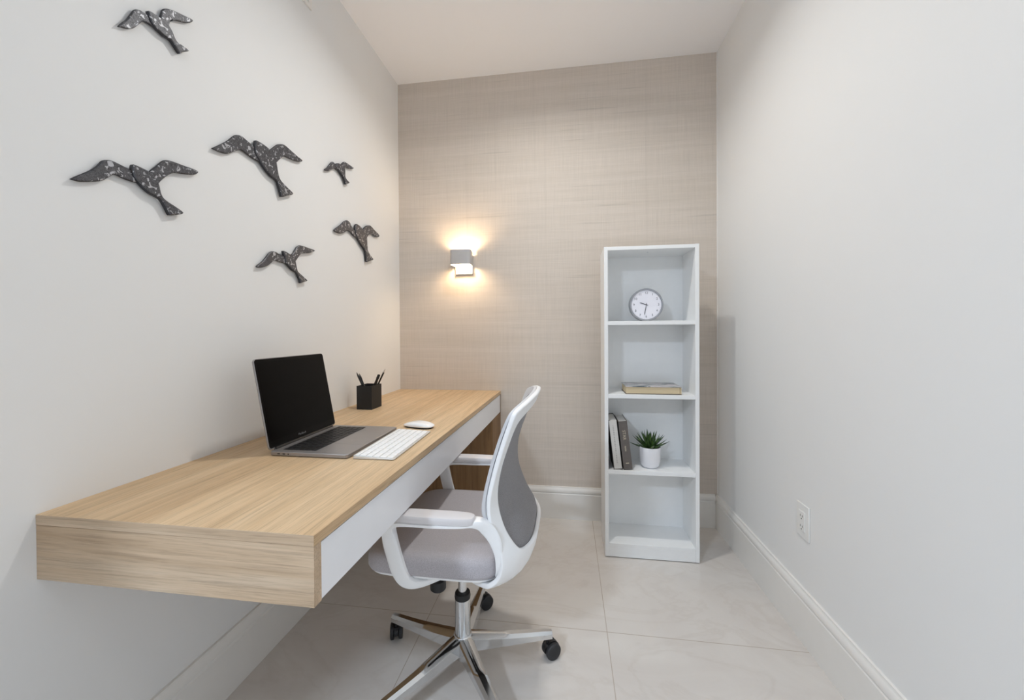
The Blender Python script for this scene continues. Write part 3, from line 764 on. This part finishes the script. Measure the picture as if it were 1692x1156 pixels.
# ---- mechanism + knob
bm = bmesh.new(); box(bm, -.09, -.07, .368, .10, .07, .404); obj('tilt_mechanism', bm, M['black'], chair, bevel=.006)
bm = bmesh.new(); lathe(bm, [(0, -.034), (.020, -.034), (.0235, -.030), (.0235, -.004), (.016, 0), (.010, .04), (0, .04)], 24)
bmesh.ops.remove_doubles(bm, verts=bm.verts, dist=1e-6)
obj('tension_knob', bm, M['black'], chair, (.055, .100, .340), smooth=True)
# ---- seat
def seat_outline(inset, n=64):
    x0, x1, w = -.168+inset, .245-inset, .229-inset
    cx, a = (x0+x1)/2, (x1-x0)/2
    out = []
    for k in range(n):
        t = 2*PI*k/n; c, s = math.cos(t), math.sin(t); e = 5.6
        out.append((cx+a*abs(c)**(2/e)*(1 if c > 0 else -1), w*abs(s)**(2/e)*(1 if s > 0 else -1)))
    return out
def seat_z(x, y):      # waterfall front edge, slight dish
    return .0045*(abs(y)/.22)**2 - max(0, (x-.12)/.115)**2*.014
bm = bmesh.new(); rings = []
for ins, z in ((.016, .416), (.004, .420), (0, .430), (0, .455), (.004, .466), (.012, .473), (.030, .476), (.07, .475), (.12, .473), (.165, .472)):
    rings.append([bm.verts.new((x, y, z+(seat_z(x, y) if z > .44 else seat_z(x, y)*.4))) for x, y in seat_outline(ins)])
for A, B in zip(rings, rings[1:]):
    for k in range(64): bm.faces.new((A[k], A[(k+1)%64], B[(k+1)%64], B[k]))
bm.faces.new(rings[0][::-1]); bm.faces.new(rings[-1])
obj('seat', bm, M['seat_fabric'], chair, smooth='all')
bm = bmesh.new(); rings = []
for ins, z in ((.05, .402), (.020, .405), (.010, .411), (.010, .4165), (.05, .418)):
    rings.append([bm.verts.new((x, y, z+seat_z(x, y)*.4)) for x, y in seat_outline(ins)])
for A, B in zip(rings, rings[1:]):
    for k in range(64): bm.faces.new((A[k], A[(k+1)%64], B[(k+1)%64], B[k]))
bm.faces.new(rings[0][::-1]); bm.faces.new(rings[-1])
obj('seat_pan', bm, M['plastic_white'], chair, smooth=True)
# ---- back surface S(s, t)
KN = [  # Xc, Zc, Xs, Zs, power
 (-.060, .384, -.030, .402, 4.0),
 (-.130, .386, -.080, .404, 4.0),
 (-.195, .402, -.125, .413, 4.0),
 (-.228, .442, -.152, .440, 3.8),
 (-.238, .500, -.158, .490, 3.2),
 (-.206, .565, -.136, .552, 2.8),
 (-.180, .640, -.126, .625, 2.6),
 (-.181, .730, -.142, .705, 2.2),
 (-.212, .820, -.167, .788, 2.2),
 (-.244, .900, -.197, .872, 2.2)]
KD_ = catmull(KN, 16)
HWID = .226
def S(s, t, off=0):
    f = max(0, min(len(KD_)-1.001, t*16)); i = int(f); fr = f-i
    xc, zc, xs, zs, p = [a+(b-a)*fr for a, b in zip(KD_[i], KD_[i+1])]
    q = min(1.0, abs(s)/HWID)**p
    return Vector((xc+(xs-xc)*q+off, s, zc+(zs-zc)*q))
def loopS(ctrl, sub=8):
    """half outline ctrl [(s,t)...] from bottom centre to top centre, mirrored"""
    h_ = catmull(ctrl, sub); full = h_+[(-s, t) for s, t in h_[-2:0:-1]]
    return full
OUT = [(0, .0), (.10, .0), (.165, .25), (.200, 1.0), (.2235, 1.9), (.226, 3.0), (.226, 4.0), (.226, 5.0), (.226, 6.0), (.226, 7.0), (.226, 8.2), (.2255, 8.7), (.220, 8.9), (.205, 8.985), (.16, 9.0), (.08, 9.0), (0, 9.0)]
INN = [(0, 3.72), (.07, 3.72), (.135, 3.75), (.172, 3.90), (.188, 4.3), (.193, 5.1), (.195, 6.1), (.1965, 6.8), (.1955, 7.5), (.194, 7.9), (.191, 8.22), (.182, 8.38), (.160, 8.45), (.11, 8.48), (.06, 8.48), (.02, 8.48), (0, 8.48)]
lo_, li_ = loopS(OUT), loopS(INN)
bm = bmesh.new(); N = len(lo_); K = 8; rings = []
for k in range(K+1):
    f = k/K
    rings.append([bm.verts.new(S(a[0]+(b[0]-a[0])*f, a[1]+(b[1]-a[1])*f)) for a, b in zip(lo_, li_)])
for A, B in zip(rings, rings[1:]):
    for k in range(N): bm.faces.new((A[k], A[(k+1)%N], B[(k+1)%N], B[k]))
bmesh.ops.recalc_face_normals(bm, faces=bm.faces)
fr_ = obj('back_shell', bm, M['plastic_white'], chair, smooth='all', recalc=False)
so = fr_.modifiers.new('solid', 'SOLIDIFY'); so.thickness = .013; so.offset = 0; so.use_even_offset = False
bv = fr_.modifiers.new('bev', 'BEVEL'); bv.width = .004; bv.segments = 2; bv.limit_method = 'ANGLE'; bv.angle_limit = math.radians(50)
# mesh fabric, fills the opening slightly in front
bm = bmesh.new(); rings = []
cs, ct_ = 0, 6.0
for f in (1.06, .95, .8, .6, .4, .2, .08):
    rings.append([bm.verts.new(S(cs+(s-cs)*f, ct_+(t-ct_)*f, .009)) for s, t in li_])
for A, B in zip(rings, rings[1:]):
    for k in range(N): bm.faces.new((A[k], A[(k+1)%N], B[(k+1)%N], B[k]))
bm.faces.new(rings[-1])
me_ = obj('back_mesh', bm, M['mesh_fabric'], chair, smooth='all')
so = me_.modifiers.new('solid', 'SOLIDIFY'); so.thickness = .002
# slim inner carrier frame clipped to the front of the shell
bm = bmesh.new(); rings = []
def rim(f, off): return [bm.verts.new(S(a[0]+(b[0]-a[0])*f, a[1]+(b[1]-a[1])*f, off)) for a, b in zip(up_o, up_i)]
up_o = [(s, max(t, 4.95)) for s, t in loopS([(0, 4.95), (.08, 4.95), (.15, 4.96), (.20, 5.05), (.2245, 5.6), (.2245, 6.3), (.2245, 7), (.2245, 7.6), (.2245, 8.2), (.221, 8.6), (.21, 8.85), (.18, 8.93), (.12, 8.94), (.05, 8.94), (0, 8.94)])]
up_i = [(s, t) for s, t in loopS([(0, 5.25), (.07, 5.25), (.135, 5.28), (.175, 5.42), (.198, 5.8), (.200, 6.3), (.200, 7), (.199, 7.6), (.196, 8.1), (.188, 8.35), (.172, 8.5), (.14, 8.55), (.10, 8.56), (.05, 8.56), (0, 8.56)])]
N2 = len(up_o); rr_ = [rim(0, .0085), rim(0, .0165), rim(.6, .0175), rim(1, .0155), rim(1, .0085)]
for A, B in zip(rr_, rr_[1:]+rr_[:1]):
    for k in range(N2): bm.faces.new((A[k], A[(k+1)%N2], B[(k+1)%N2], B[k]))
obj('mesh_carrier', bm, M['plastic_grey'], chair, smooth=True)
# lumbar bar behind the mesh
bm = bmesh.new(); prev = None
for k in range(25):
    s = -.19+.38*k/24; c = S(s, 5.9, -.006)
    ring = [bm.verts.new(c+Vector((dx, 0, dz))) for dx, dz in ((-.004, -.016), (.006, -.016), (.006, .016), (-.004, .016))]
    if prev:
        for j in range(4): bm.faces.new((prev[j], prev[(j+1)%4], ring[(j+1)%4], ring[j]))
    else: bm.faces.new(ring)
    prev = ring
bm.faces.new(prev[::-1])
# ---- arms: rail, front strut, pad
for sd in (1, -1):
    path = [  # x, y(lateral), z, in-plane half, lateral half
     (-.144, .2060, .430, .003, .004), (-.151, .2160, .456, .007, .005), (-.153, .2215, .495, .011, .006), (-.144, .2240, .535, .017, .007), (-.124, .2270, .566, .019, .009), (-.096, .2320, .5820, .0110, .017), (-.05, .2370, .5795, .0055, .024),
     (.02, .2385, .5770, .0050, .025), (.085, .2385, .5765, .0055, .024), (.122, .2385, .5720, .0085, .020),
     (.141, .2385, .556, .0165, .014), (.140, .2380, .525, .0205, .010), (.129, .2365, .480, .0210, .009),
     (.115, .2340, .435, .0205, .009), (.098, .2270, .408, .0170, .010), (.070, .2050, .3945, .0100, .014),
     (.030, .1650, .3920, .0070, .018), (-.005, .1200, .3920, .0070, .018)]
    P = catmull(path, 6); bm = bmesh.new(); prev = None
    for i, p in enumerate(P):
        a = Vector(P[max(i-1, 0)][:3]); b_ = Vector(P[min(i+1, len(P)-1)][:3]); tdir = (b_-a).normalized()
        lat = Vector((0, 1, 0)); lat = (lat-tdir*lat.dot(tdir)).normalized(); nrm = tdir.cross(lat)
        c = Vector(p[:3]); hp, hl = p[3], p[4]; ring = []
        for q in range(12):
            t = 2*PI*q/12+PI/12; cc, ss = math.cos(t), math.sin(t)
            ex = abs(cc)**.45*(1 if cc > 0 else -1); ey = abs(ss)**.45*(1 if ss > 0 else -1)
            v_ = c+nrm*hp*ex+lat*hl*ey; ring.append(bm.verts.new((v_.x, v_.y*sd, v_.z)))
        if prev:
            for q in range(12): bm.faces.new((prev[q], prev[(q+1)%12], ring[(q+1)%12], ring[q]))
        else: bm.faces.new(ring)
        prev = ring
    bm.faces.new(prev[::-1])
    obj('arm_frame', bm, M['plastic_white'], chair, smooth=True)
    bm = bmesh.new(); rings = []
    for ins, z in ((.004, .5815), (.0005, .584), (0, .590), (.0005, .596), (.003, .6005), (.008, .6025), (.016, .6032)):
        ring = []
        for q in range(48):
            t = 2*PI*q/48; cc, ss = math.cos(t), math.sin(t)
            ring.append(bm.verts.new((.018+(.113-ins)*abs(cc)**.5*(1 if cc > 0 else -1), sd*.2375+(.0265-ins)*abs(ss)**.6*(1 if ss > 0 else -1), z)))
        rings.append(ring)
    for A, B in zip(rings, rings[1:]):
        for q in range(48): bm.faces.new((A[q], A[(q+1)%48], B[(q+1)%48], B[q]))
    bm.faces.new(rings[0][::-1]); bm.faces.new(rings[-1])
    obj('arm_pad', bm, M['arm_pad'], chair, smooth=True)

# ================================================================== CEILING LAMPS (outside the frame)
def downlight(x, y, label, watts, size, col, spread=180):
    t = tag(empty('ceiling_light', (x, y, H)), label, 'ceiling light', 'recessed ceiling lights')
    bm = bmesh.new(); lathe(bm, [(size*.5, 0), (size*.5+.014, 0), (size*.5+.014, -.004), (size*.5, -.006), (size*.5, 0)], 40); obj('trim_ring', bm, M['trim'], t, smooth=True)
    bm = bmesh.new(); lathe(bm, [(0, -.0005), (size*.5, -.0005), (size*.5, -.0025), (0, -.0025)], 40); obj('diffuser', bm, M['led'], t)
    L = bpy.data.lights.new('ceiling_light_glow', 'AREA'); L.shape = 'DISK'; L.spread = math.radians(spread); L.size = size; L.energy = watts; L.color = col
    lo = bpy.data.objects.new('ceiling_light_glow', L); C.objects.link(lo); lo.parent = t; lo.location = (0, 0, -.006)
downlight(-.10, 1.42, 'round ceiling light over the chair, just above the photo', L1W, .11, L1C, L1S)
downlight(.05, -.36, 'round ceiling light over the camera, behind the photo', L2W, .11, L2C, L2S)
downlight(-1.44, -1.5, 'round ceiling light in the open area behind the left wall', L3W, .30, L3C, 180)
# sconce light
L = bpy.data.lights.new('wall_lamp_glow', 'POINT'); L.energy = LSW; L.color = (1, .74, .46); L.shadow_soft_size = .02
lo = bpy.data.objects.new('wall_lamp_glow', L); C.objects.link(lo); lo.parent = lamp; lo.location = (0, -.066, .026)
bpy.data.objects['bulb'].visible_shadow = True
# daylight through the opening in the added wall behind the camera
w = bpy.data.worlds.new('daylight'); bpy.context.scene.world = w; w.use_nodes = True
w.node_tree.nodes['Background'].inputs[0].default_value = WCOL
w.node_tree.nodes['Background'].inputs[1].default_value = WORLD

# ================================================================== CAMERA
yaw, pitch, roll = math.radians(8.1863), math.radians(-.5137), math.radians(-.3543)
Rv = Vector((math.cos(yaw), math.sin(yaw), 0)); Dv = Vector((-math.sin(yaw), math.cos(yaw), 0)); Zv = Vector((0, 0, 1))
F_ = Dv*math.cos(pitch)+Zv*math.sin(pitch); U_ = Zv*math.cos(pitch)-Dv*math.sin(pitch)
R2 = Rv*math.cos(roll)+U_*math.sin(roll); U2 = U_*math.cos(roll)-Rv*math.sin(roll)
cam = bpy.data.cameras.new('camera'); co = bpy.data.objects.new('camera', cam); C.objects.link(co)
cam.sensor_width = 36; cam.sensor_fit = 'HORIZONTAL'; cam.lens = 638.887/1692*36
cam.shift_y = -(578-553.66)/1692; cam.clip_start = .02
m = Matrix((R2, U2, -F_)).transposed().to_4x4(); m.translation = (0, 0, 1.08); co.matrix_world = m
sc = bpy.context.scene; sc.camera = co
sc.view_settings.view_transform = 'Standard'; sc.view_settings.look = 'None'; sc.view_settings.gamma = 1
sc.view_settings.use_curve_mapping = False; sc.view_settings.exposure = EXPO
sc.cycles.max_bounces = 12; sc.cycles.diffuse_bounces = 8
